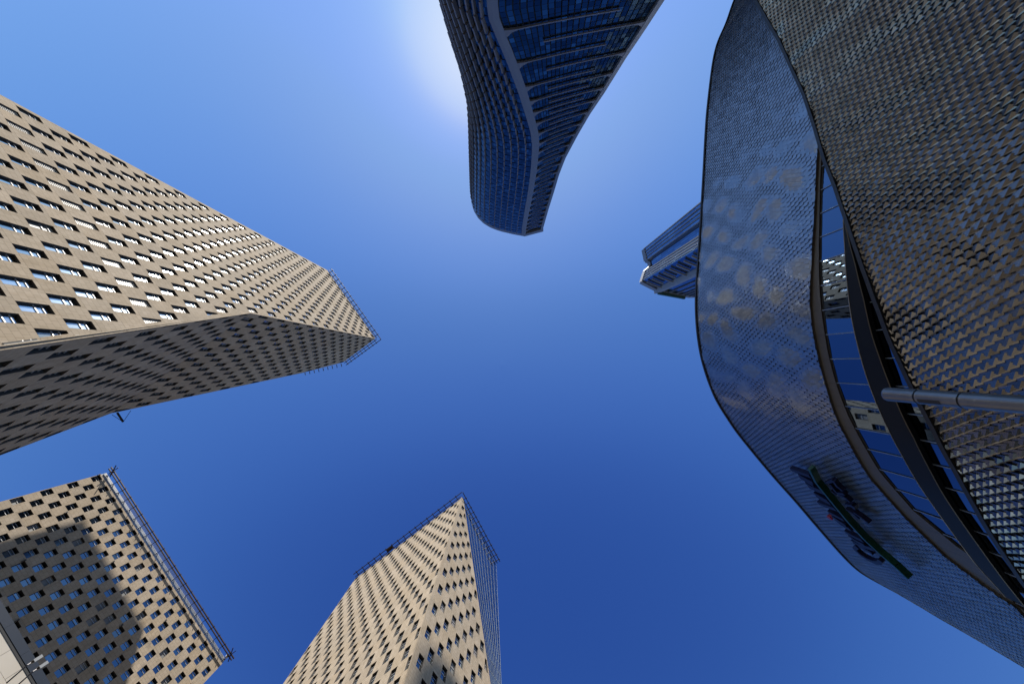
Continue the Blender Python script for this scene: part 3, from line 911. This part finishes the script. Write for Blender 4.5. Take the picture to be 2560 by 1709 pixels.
for i in range(len(RP) - 1):
    a, b = RP[i], RP[i + 1]; t = b - a; o = Vector((t.y, -t.x, 0)).normalized(); o = o if o.dot(-a) > 0 else -o
    mb.poly([a + o * .5, b + o * .5, b + o * .5 - Vector((0, 0, 4)), a + o * .5 - Vector((0, 0, 4))])
    mb.poly([a + o * .5 - Vector((0, 0, 4)), b + o * .5 - Vector((0, 0, 4)), b - o * .6 - Vector((0, 0, 4)), a - o * .6 - Vector((0, 0, 4))])
mb.poly([(p[0], p[1], ZE) for p in foot])
mb.build('roof_fascia', GREYE, tE)
mb = MB(); p = RP[6]; t = RP[8] - RP[6]; mb.bar(RP[6] + Vector((0, 1.2, -2.5)), RP[6] + t * .8 + Vector((0, 1.2, -2.5)), .9); mb.build('roof_sign_box', mat_plain('sign_box_green', (0.02, 0.07, 0.06), 0.5), tE)

# ------------------------------------------------------------------ shingled curved building
tS = empty('shingled_building', 'curved building clad in overlapping grey metal shingles with a blue glass band', 'building')
Z3 = 36.0
KPX = [(2120, -520), (1985, -300), (1890, -120), (1836, 0), (1826, 29), (1815, 64), (1801, 90), (1791, 115), (1782, 159), (1774, 223), (1767, 287), (1763, 351), (1759, 430),
       (1754, 515), (1748, 614), (1741, 706), (1739, 764), (1742.6, 829), (1752, 890), (1767.5, 943), (1790, 1000), (1840, 1077), (1900, 1150.5), (1943, 1201), (1989, 1251.5),
       (2028, 1298), (2055, 1329), (2094, 1374), (2125, 1407), (2149, 1429), (2175, 1443), (2273, 1496), (2339, 1537), (2432, 1589.5), (2560, 1665), (2760, 1785), (2960, 1900)]
raw = [at_z(x, y, Z3).xy for x, y in KPX]
def resample(pts, step):
    out = [pts[0].copy()]; acc = 0
    for a, b in zip(pts, pts[1:]):
        L = (b - a).length; d = step - acc
        while d <= L:
            out.append(a.lerp(b, d / L)); d += step
        acc = (acc + L) % step if True else 0
        acc = L - (d - step)
    return out
def smooth(pts, n):
    for _ in range(n): pts = [pts[0]] + [(pts[i - 1] + pts[i] * 2 + pts[i + 1]) / 4 for i in range(1, len(pts) - 1)] + [pts[-1]]
    return pts
KSTEP = 0.25
K = smooth(resample(raw, KSTEP), 14)
KT = []
for i in range(len(K)):
    a = K[max(0, i - 1)]; b = K[min(len(K) - 1, i + 1)]; KT.append((b - a).normalized())
KN = [Vector((-t.y, t.x)) for t in KT]        # towards the street
def KP(s, off=0.0):
    """plan point at arc length s, off metres towards the street"""
    f = s / KSTEP; i = int(min(max(f, 0), len(K) - 2)); f = min(max(f - i, 0), 1)
    n = KN[i].lerp(KN[i + 1], f)
    return K[i].lerp(K[i + 1], f) + n * off
def KNs(s):
    f = s / KSTEP; i = int(min(max(f, 0), len(K) - 2)); f = min(max(f - i, 0), 1)
    n = KN[i].lerp(KN[i + 1], f); return Vector((n.x, n.y, 0)).normalized()
SL = (len(K) - 1) * KSTEP
def on_off(px, py, off):
    """(s, z) where the sight line meets the wall offset by off"""
    d = ray(px, py); h = Vector((d.x, d.y)); best = None
    P = [K[i] + KN[i] * off for i in range(len(K))]
    for i in range(len(P) - 1):
        a, b = P[i], P[i + 1]; e = b - a
        den = h.x * e.y - h.y * e.x
        if abs(den) < 1e-9: continue
        t = (a.x * e.y - a.y * e.x) / den; q = (a.x * h.y - a.y * h.x) / den
        if t > 0 and -0.001 <= q <= 1.001:
            if best is None or t < best[0]: best = (t, (i + q) * KSTEP)
    return (best[1], best[0] * d.z) if best else None
def curve_fn(pxs, off):
    pts = sorted(p for p in (on_off(x, y, off) for x, y in pxs) if p)
    def f(s):
        if s <= pts[0][0]: return pts[0][1]
        if s >= pts[-1][0]: return pts[-1][1]
        for a, b in zip(pts, pts[1:]):
            if a[0] <= s <= b[0]:
                return a[1] + (b[1] - a[1]) * (s - a[0]) / max(1e-6, b[0] - a[0])
    return f, pts
E1PX = [(1890, 0), (1921, 55), (1950, 105), (1984, 180), (2012, 240), (2038, 318), (2062, 400), (2090, 470), (2118, 552), (2145, 630), (2170, 700), (2200, 780), (2226, 850), (2250, 900), (2288, 980), (2335, 1070), (2385, 1165), (2440, 1265), (2500, 1365), (2560, 1455)]
OFF1 = 0.9
e1f, e1p = curve_fn(E1PX, OFF1)
E2PX = [(2046, 345), (2041, 450), (2036, 560), (2030, 660), (2026, 760), (2032, 820), (2044, 880), (2072, 985), (2112, 1085), (2180, 1200), (2262, 1292), (2368, 1395), (2470, 1472), (2545, 1522)]
e2f, e2p = curve_fn(E2PX, 0.0)
s_meet = e2p[0][0]
print('e1', [(round(a, 1), round(b, 1)) for a, b in e1p]); print('e2', [(round(a, 1), round(b, 1)) for a, b in e2p]); print('SL', SL)

SHN = mat_plain('shingle_metal', (0.33, 0.33, 0.34), 0.30, 0.85)
def mat_shingle(name, lo, hi, rough, metal):
    m, nt, b = new_mat(name)
    c = ramp(nt, rnd_node(nt), [(0, lo), (1, hi)])
    nt.links.new(c, b.inputs['Base Color']); b.inputs['Roughness'].default_value = rough; b.inputs['Metallic'].default_value = metal
    return m
SH1 = mat_shingle('shingle_lower', (0.14, 0.132, 0.123), (0.25, 0.24, 0.228), 0.26, 0.95)
SH2 = mat_shingle('shingle_upper', (0.27, 0.295, 0.32), (0.34, 0.365, 0.39), 0.31, 0.93)
TRIM = mat_plain('trim_black', (0.012, 0.012, 0.013), 0.5)
BACKW = mat_plain('shingle_backing', (0.02, 0.02, 0.022), 0.7)
PW, PH = 0.148, 0.66
SKEW = -0.25          # rows run downhill along the wall
def sstep(a, b, x):
    t = min(1.0, max(0.0, (x - a) / (b - a))); return t * t * (3 - 2 * t)
def shingle_verts(s, z, off, ridge, tilt_u, tilt_v, sc=0.955, tip=0.028, fold=0.42, lean=0.0):
    """elongated hexagonal shingle folded across its widest line"""
    hw = PW * sc; n = KNs(s); P2 = KP(s, off); c = Vector((P2.x, P2.y, z)); u = Vector((n.y, -n.x, 0))
    zb, zm, zt_ = -PH * fold * sc, 0.0, PH * (1 - fold) * sc
    def W(a, b, d):
        d = d + a * tilt_u + b * tilt_v
        return c + u * a + Vector((0, 0, b)) + n * d
    th = 0.018
    k = hw * lean
    F = [W(-tip, zb, 0.012), W(tip, zb, 0.012), W(hw, zm + k, ridge), W(tip, zt_, 0), W(-tip, zt_, 0), W(-hw, zm - k, ridge)]
    return F, n, th
def shingle_fn(m, F, n, th):
    m.poly([F[0], F[1], F[2], F[5]]); m.poly([F[5], F[2], F[3], F[4]])
    Bk = [p - n * th for p in F]
    for i in range(6):
        j = (i + 1) % 6
        m.poly([F[j], F[i], Bk[i], Bk[j]])
cs = []
s = 0.3; ci = 0
s_end1 = e1p[-1][0] + 3
while s < s_end1:
    z = 5.0 + ((PH / 2 if ci % 2 else 0) + SKEW * s) % PH
    ztop = e1f(s) - 0.10
    s_ = s
    while z - PH * .42 < ztop:
        P2 = KP(s, OFF1); px, py = project(Vector((P2.x, P2.y, z)))
        if -160 < px < 2760 and -160 < py < 1900:
            w_ = noise.noise(Vector((s * 0.35, z * .3, 3.1))); w2 = noise.noise(Vector((s * 0.8, z * .45, 1.7)))
            nv = sstep(0.1, 1.0, 0.5 + 0.5 * math.cos(2 * math.pi * (s + 0.2 * z) / 2.5 + 2.2 * w_)) * sstep(-0.25, 0.2, w2 + 0.4 * w_)  # bands of tilt shaped to imitate bright ripples of reflected light
            F_, n_, th_ = shingle_verts(s, z, OFF1, 0.108, random.uniform(-.025, .025), -0.13 * nv + 0.05 * (1 - nv) + random.uniform(-.03, .03), tip=0.045, fold=0.35, lean=0.5)
            for p_ in F_: p_.z = min(p_.z, ztop + 0.02)
            ar = px_area(F_)
            cs.append((ar, F_, n_, th_))
        z += PH
    s += PW; ci += 1
print('lower shingles', len(cs))
emit_list(cs, 300, 'shingle', 'far_lower_shingles', SH1, tS, shingle_fn)
m = MB(); s = 0.3; ci = 0; cnt = 0
while s < SL - 0.5:
    z2 = e2f(s) if s > s_meet else max(12.0, min(e2f(s), e1f(s) - 2.5))
    z = Z3 - 0.05 - ((PH / 2 if ci % 2 else 0) - SKEW * s) % PH
    while z + PH * .58 > z2 + 0.05:
        P2 = KP(s, 0.0); px, py = project(Vector((P2.x, P2.y, z)))
        if -120 < px < 2680 and -120 < py < 1830:
            w_ = noise.noise(Vector((s * 0.3, z * .3, 5.1))); w2 = noise.noise(Vector((s * 0.25, z * 0.25, 15.1)))
            det = 1.1 * 1.7 + 1.54 * 2.3                 # tilt patches shaped to stand in for window-reflected sunlight
            li = (1.7 * s - 1.54 * z) / det + 0.55 * w_; lj = (2.3 * s + 1.1 * z) / det + 0.55 * w2
            nv = sstep(0.02, 0.80, (0.5 + 0.5 * math.cos(2 * math.pi * li)) ** 0.7 * (0.5 + 0.5 * math.cos(2 * math.pi * lj)) * (1.0 + 1.1 * w2))
            nv *= sstep(-17.0, -11.0, P2.y) * (1 - sstep(1.0, 5.0, P2.y))
            F_, n_, th_ = shingle_verts(s, z, 0.0, 0.014, nv * max(-.25, min(0.0, .034 * (P2.y + 5.4))) + random.uniform(-.025, .025), nv * 0.20 - 0.06 * (1 - nv) + random.uniform(-.03, .03), sc=0.92, tip=0.07, fold=0.5, lean=0.3)
            for p_ in F_: p_.z = min(max(p_.z, z2 + .03), Z3 - .1)
            shingle_fn(m, F_, n_, th_); cnt += 1
        z -= PH
    s += PW; ci += 1
print('upper shingles', cnt)
o_ = m.build('upper_shingles', SH2, tS); o_['kind'] = 'stuff'
def ribbon(name, mat, s0, s1, f, step=0.25, parent=None):
    """f(s) -> list of points of the section; skins them"""
    m = MB(); prev = None; n = max(2, int((s1 - s0) / step))
    for k in range(n + 1):
        cur = f(s0 + (s1 - s0) * k / n)
        if prev:
            for a in range(len(cur) - 1): m.poly([prev[a], prev[a + 1], cur[a + 1], cur[a]])
        prev = cur
    return m.build(name, mat, parent or tS)
def V3(p, z): return Vector((p.x, p.y, z))
def z2s(s): return e2f(s) if s > s_meet else max(12.0, min(e2f(s), e1f(s) - 2.5))
ribbon('lower_backing', BACKW, 0.2, SL - .3, lambda s: [V3(KP(s, OFF1 - .06), GROUND), V3(KP(s, OFF1 - .06), e1f(s) - .02)])
ribbon('upper_backing', BACKW, 0.2, SL - .3, lambda s: [V3(KP(s, -.05), z2s(s)), V3(KP(s, -.05), Z3 - .1)])
ribbon('lower_coping', TRIM, 0.2, SL - .3, lambda s: [V3(KP(s, OFF1 + .04), e1f(s) - .20), V3(KP(s, OFF1 + .15), e1f(s) - .18), V3(KP(s, OFF1 + .15), e1f(s) + .02), V3(KP(s, OFF1 - .2), e1f(s) + .03), V3(KP(s, OFF1 - .2), e1f(s) - .8)])
ribbon('roof_coping', TRIM, 0.2, SL - .3, lambda s: [V3(KP(s, .02), Z3 - .22), V3(KP(s, .10), Z3 - .2), V3(KP(s, .10), Z3 + .02), V3(KP(s, -.8), Z3 + .05)])
# soffit under the upper band, widening towards the far end
INPX = [(2052, 345), (2050, 450), (2048, 560), (2047, 640), (2050, 740), (2061, 830), (2074, 900), (2092, 965), (2132, 1062), (2200, 1180), (2282, 1275), (2400, 1372), (2432, 1392), (2480, 1440), (2530, 1500)]
def inner_off(s): return 0.16
e3f, e3p = curve_fn(INPX, -0.12)
def zg(s): return min(z2s(s) - 0.12, e3f(s))          # head of the glass
SOF = mat_plain('fascia_bronze', (0.10, 0.082, 0.062), 0.5, 0.2, vary=0.06, scale=0.6)
s0_, s1_ = s_meet - 1.0, SL - 4
k = 0; s = s0_
while s < s1_:
    e = min(s1_, s + 1.35)
    ribbon('fascia_panel', SOF, s + .006, e - .006, lambda s: [V3(KP(s, 0.0), z2s(s) + .02), V3(KP(s, -.10), z2s(s) - .01), V3(KP(s, -.12), zg(s)), V3(KP(s, -.2), zg(s))], 0.3)
    s = e
ribbon('fascia_backing', BACKW, s0_, s1_, lambda s: [V3(KP(s, -0.2), z2s(s) + .05), V3(KP(s, -.2), zg(s) - .1)])
# glass band
PG = mat_glass('podium_glass', [(0, (0.11, 0.16, 0.24)), (1, (0.16, 0.22, 0.31))], 0.015, 0.012, 0.5)
MUL2 = mat_plain('mullion_pale', (0.22, 0.27, 0.34), 0.4, 0.5)
s = s0_; rg_ = random.Random(5)
while s < s1_:
    e = s + 1.35
    def sec(q, yaw=rg_.uniform(-.006, .006), a=s): return [V3(KP(q, -inner_off(q) - .05 + (q - a) * yaw), zg(q)), V3(KP(q, -inner_off(q) - .05 + (q - a) * yaw), zg(q) - 11.0)]
    m = MB(); A_ = sec(s + .02); B_ = sec(e - .02)
    m.poly([A_[0], B_[0], B_[1], A_[1]]); m.build('glass_pane', PG, tS)
    m = MB(); t_ = sec(s); m.bar(t_[0] + KNs(s) * .03, t_[1] + KNs(s) * .03, 0.022); m.build('mullion', MUL2, tS)
    s = e
ribbon('glass_backing', BACKW, s0_, s1_, lambda s: [V3(KP(s, -inner_off(s) - .5), z2s(s)), V3(KP(s, -inner_off(s) - .5), z2s(s) - 11)])
# dark projecting ledge that crosses the glass
Q1PX = [(2108, 545), (2112, 620), (2119, 720), (2130, 800), (2146, 870), (2166, 940), (2192, 1010), (2222, 1075), (2252, 1132), (2300, 1215), (2345, 1280), (2395, 1350), (2440, 1410), (2490, 1465), (2532, 1512)]
Q2PX = [(2112, 548), (2140, 660), (2162, 750), (2180, 830), (2200, 890), (2222, 950), (2250, 1020), (2285, 1090), (2330, 1180), (2390, 1280), (2450, 1365), (2520, 1460), (2560, 1510)]
LO = 0.08
q1f, q1p = curve_fn(Q1PX, LO); q2f, q2p = curve_fn(Q2PX, LO - .05)
print('q1', [(round(a, 1), round(b, 1)) for a, b in q1p]); print('q2', [(round(a, 1), round(b, 1)) for a, b in q2p])
LEDGE = mat_plain('ledge_black', (0.010, 0.011, 0.013), 0.5, 0.0, 0.15)
LED2 = mat_plain('ledge_line', (0.10, 0.085, 0.065), 0.4, 0.3)
sA, sB = max(q1p[0][0], q2p[0][0]), min(q1p[-1][0], q2p[-1][0])
ribbon('ledge', LEDGE, sA, sB, lambda s: [V3(KP(s, -inner_off(s)), q1f(s) + .06), V3(KP(s, LO), q1f(s)), V3(KP(s, LO), q2f(s)), V3(KP(s, -inner_off(s)), q2f(s) - .02)])
ribbon('ledge_edge', SILVER, sA, sB, lambda s: [V3(KP(s, LO + .01), q1f(s) + .03), V3(KP(s, LO + .03), q1f(s)), V3(KP(s, LO + .01), q1f(s) - .02)])
ribbon('ledge_edge', LED2, sA, sB, lambda s: [V3(KP(s, LO + .005), q2f(s) + .02), V3(KP(s, LO + .02), q2f(s)), V3(KP(s, LO), q2f(s) - .03)])
# roof slab and rear walls close the volume
m = MB(); bk = [K[-1] + Vector((20, 10)), K[0] + Vector((60, 0))]
m.poly([(p.x, p.y, Z3) for p in K[::4]] + [(K[-1].x, K[-1].y, Z3)] + [(p.x, p.y, Z3) for p in bk])
ring = [K[-1]] + bk + [K[0]]
for a, b in zip(ring, ring[1:]): m.poly([(a.x, a.y, GROUND), (b.x, b.y, GROUND), (b.x, b.y, Z3), (a.x, a.y, Z3)])
m.build('roof', mat_plain('podium_roof', (0.2, 0.2, 0.2), 0.8), tS)

# ---------------- lettering on the upper band: navy italic strokes over a green bar
sign = empty('wall_sign', 'navy cursive wall lettering with a green underline and one red dot on the shingles', 'sign')
NAVY = mat_plain('sign_navy', (0.008, 0.010, 0.045), 0.45, 0.0, 0.25)
GREEN = mat_plain('sign_green', (0.004, 0.05, 0.03), 0.35)
RED = mat_plain('sign_red', (0.30, 0.015, 0.02), 0.4)
def sgn(zx, zy, off=0.42):
    px, py = 1960 + zx / 5.059, 1150 + zy / 5.059
    s, z = on_off(px, py, off); return V3(KP(s, off), z), s
def stroke(name, pts, r, mat, off=0.42, dep=0.16):
    m = MB(); P = []
    for a, b in zip(pts, pts[1:]):
        n = max(1, int(math.hypot(b[0] - a[0], b[1] - a[1]) / 60))
        for k in range(n): P.append((a[0] + (b[0] - a[0]) * k / n, a[1] + (b[1] - a[1]) * k / n))
    P.append(pts[-1]); P = [sgn(x, y, off) for x, y in P]
    for (a, s), (b, t) in zip(P, P[1:]):
        if (b - a).length < 1e-4: continue
        m.bar(a, b, r, 0, 4, KNs(s), dep)
    return m.build(name, mat, sign)
stroke('underline_bar', [(345, 90), (430, 260), (640, 520), (840, 760), (1040, 975), (1240, 1160), (1420, 1310), (1590, 1470)], 0.10, GREEN, 0.60, 0.22)
for pts in ([(105, 100), (350, 190)], [(200, 165), (260, 205), (385, 270)], [(215, 195), (300, 250), (390, 300)], [(290, 270), (380, 330), (500, 380)], [(330, 320), (420, 360), (520, 400)],
            [(400, 400), (480, 450), (570, 500)], [(420, 430), (500, 480), (600, 530)], [(450, 525), (540, 560), (670, 605)], [(580, 640), (680, 690), (770, 740)], [(620, 690), (720, 760), (800, 810)],
            [(660, 730), (760, 810), (860, 860)], [(790, 885), (900, 950), (1010, 1000)], [(830, 930), (920, 1000), (1040, 1060)], [(880, 1010), (980, 1060), (1150, 1110)], [(960, 1070), (1060, 1120), (1130, 1160)],
            [(940, 1080), (905, 1100), (960, 1160), (1060, 1230), (1160, 1275), (1225, 1280), (1235, 1250)]):
    stroke('letter_stroke', pts, 0.15, NAVY)
for pts in ([(550, 270), (640, 240), (700, 330)], [(600, 290), (690, 400), (780, 410)], [(610, 370), (680, 420)], [(700, 420), (790, 450), (850, 510)], [(680, 300), (760, 370)], [(800, 545), (890, 560), (910, 600)], [(800, 600), (900, 660), (960, 720)], [(900, 640), (1000, 710), (1090, 780)]):
    stroke('character_stroke', pts, 0.09, NAVY)
m = MB(); c, s_ = sgn(592, 712, .42); nn = KNs(s_); uu = Vector((-nn.y, nn.x, 0))
ring0 = [c + uu * (.17 * math.cos(a)) + Vector((0, 0, .24 * math.sin(a))) + nn * .16 for a in [k * math.pi / 5 for k in range(10)]]
ring1 = [p - nn * .32 for p in ring0]
m.poly(ring0); 
for i in range(10): m.poly([ring0[i], ring0[(i + 1) % 10], ring1[(i + 1) % 10], ring1[i]])
m.build('red_dot', RED, sign)

# ------------------------------------------------------------------ light column close to the camera
lp = empty('light_column', 'brushed steel light column with black rings rising beside the shingled wall', 'lamp post')
STEEL = mat_plain('brushed_steel', (0.21, 0.205, 0.20), 0.36, 0.95, vary=0.08, scale=6)
BLK = mat_plain('ring_black', (0.01, 0.01, 0.012), 0.5)
tip = at_z(2222, 985, 6.30); ax = Vector((tip.x, tip.y, 0)); RP_ = 0.105
def cyl(name, z0, z1, r, mat, n=40, cap=True):
    m = MB()
    a = [Vector((ax.x + r * math.cos(2 * math.pi * k / n), ax.y + r * math.sin(2 * math.pi * k / n), z0)) for k in range(n)]
    b = [Vector((p.x, p.y, z1)) for p in a]
    for k in range(n): m.poly([a[k], a[(k + 1) % n], b[(k + 1) % n], b[k]])
    o = m.build(name, mat, lp, smooth=True)
    if cap:
        m = MB(); m.poly(b); m.poly(a[::-1]); m.build('cap', mat, o)
    return o
def zat(px): return (tip.x + 0) and ax.length * FPX / math.hypot(px - 1256.4, 985 + (px - 2222) * .078 - 910.4)
za, zb_ = zat(2318), zat(2434)
m = MB(); n = 40
for z0, r0, z1, r1 in ((6.30, RP_, 6.325, RP_ * .93), (6.325, RP_ * .93, 6.338, RP_ * .75), (6.338, RP_ * .75, 6.345, RP_ * .4), (6.345, RP_ * .4, 6.347, .001)):
    for k in range(n):
        a0, a1 = 2 * math.pi * k / n, 2 * math.pi * (k + 1) / n
        m.poly([(ax.x + r0 * math.cos(a0), ax.y + r0 * math.sin(a0), z0), (ax.x + r0 * math.cos(a1), ax.y + r0 * math.sin(a1), z0),
                (ax.x + r1 * math.cos(a1), ax.y + r1 * math.sin(a1), z1), (ax.x + r1 * math.cos(a0), ax.y + r1 * math.sin(a0), z1)])
m.build('dome_cap', STEEL, lp, smooth=True)
cyl('head', za + .012, 6.30, RP_, STEEL, cap=False); cyl('ring', za - .012, za + .012, RP_ * .93, BLK)
cyl('middle_section', zb_ + .012, za - .012, RP_, STEEL); cyl('ring', zb_ - .012, zb_ + .012, RP_ * .93, BLK)
cyl('shaft', GROUND, zb_ - .012, RP_, STEEL)
# dark slots that shade the lamps
to = Vector((-ax.x, -ax.y, 0)).normalized(); sd = Vector((-to.y, to.x, 0))
def slot(z0, z1, a0, a1):
    m = MB(); n = 8
    P = lambda a, z: Vector((ax.x, ax.y, z)) + (to * math.cos(a) + sd * math.sin(a)) * (RP_ + .003)
    for k in range(n):
        b0 = a0 + (a1 - a0) * k / n; b1 = a0 + (a1 - a0) * (k + 1) / n
        m.poly([P(b0, z0), P(b1, z0), P(b1, z1), P(b0, z1)])
    m.build('lamp_slot', BLK, lp)
sgn_ = -1
slot(zb_ + .22, za - .05, sgn_ * .35, sgn_ * .95)
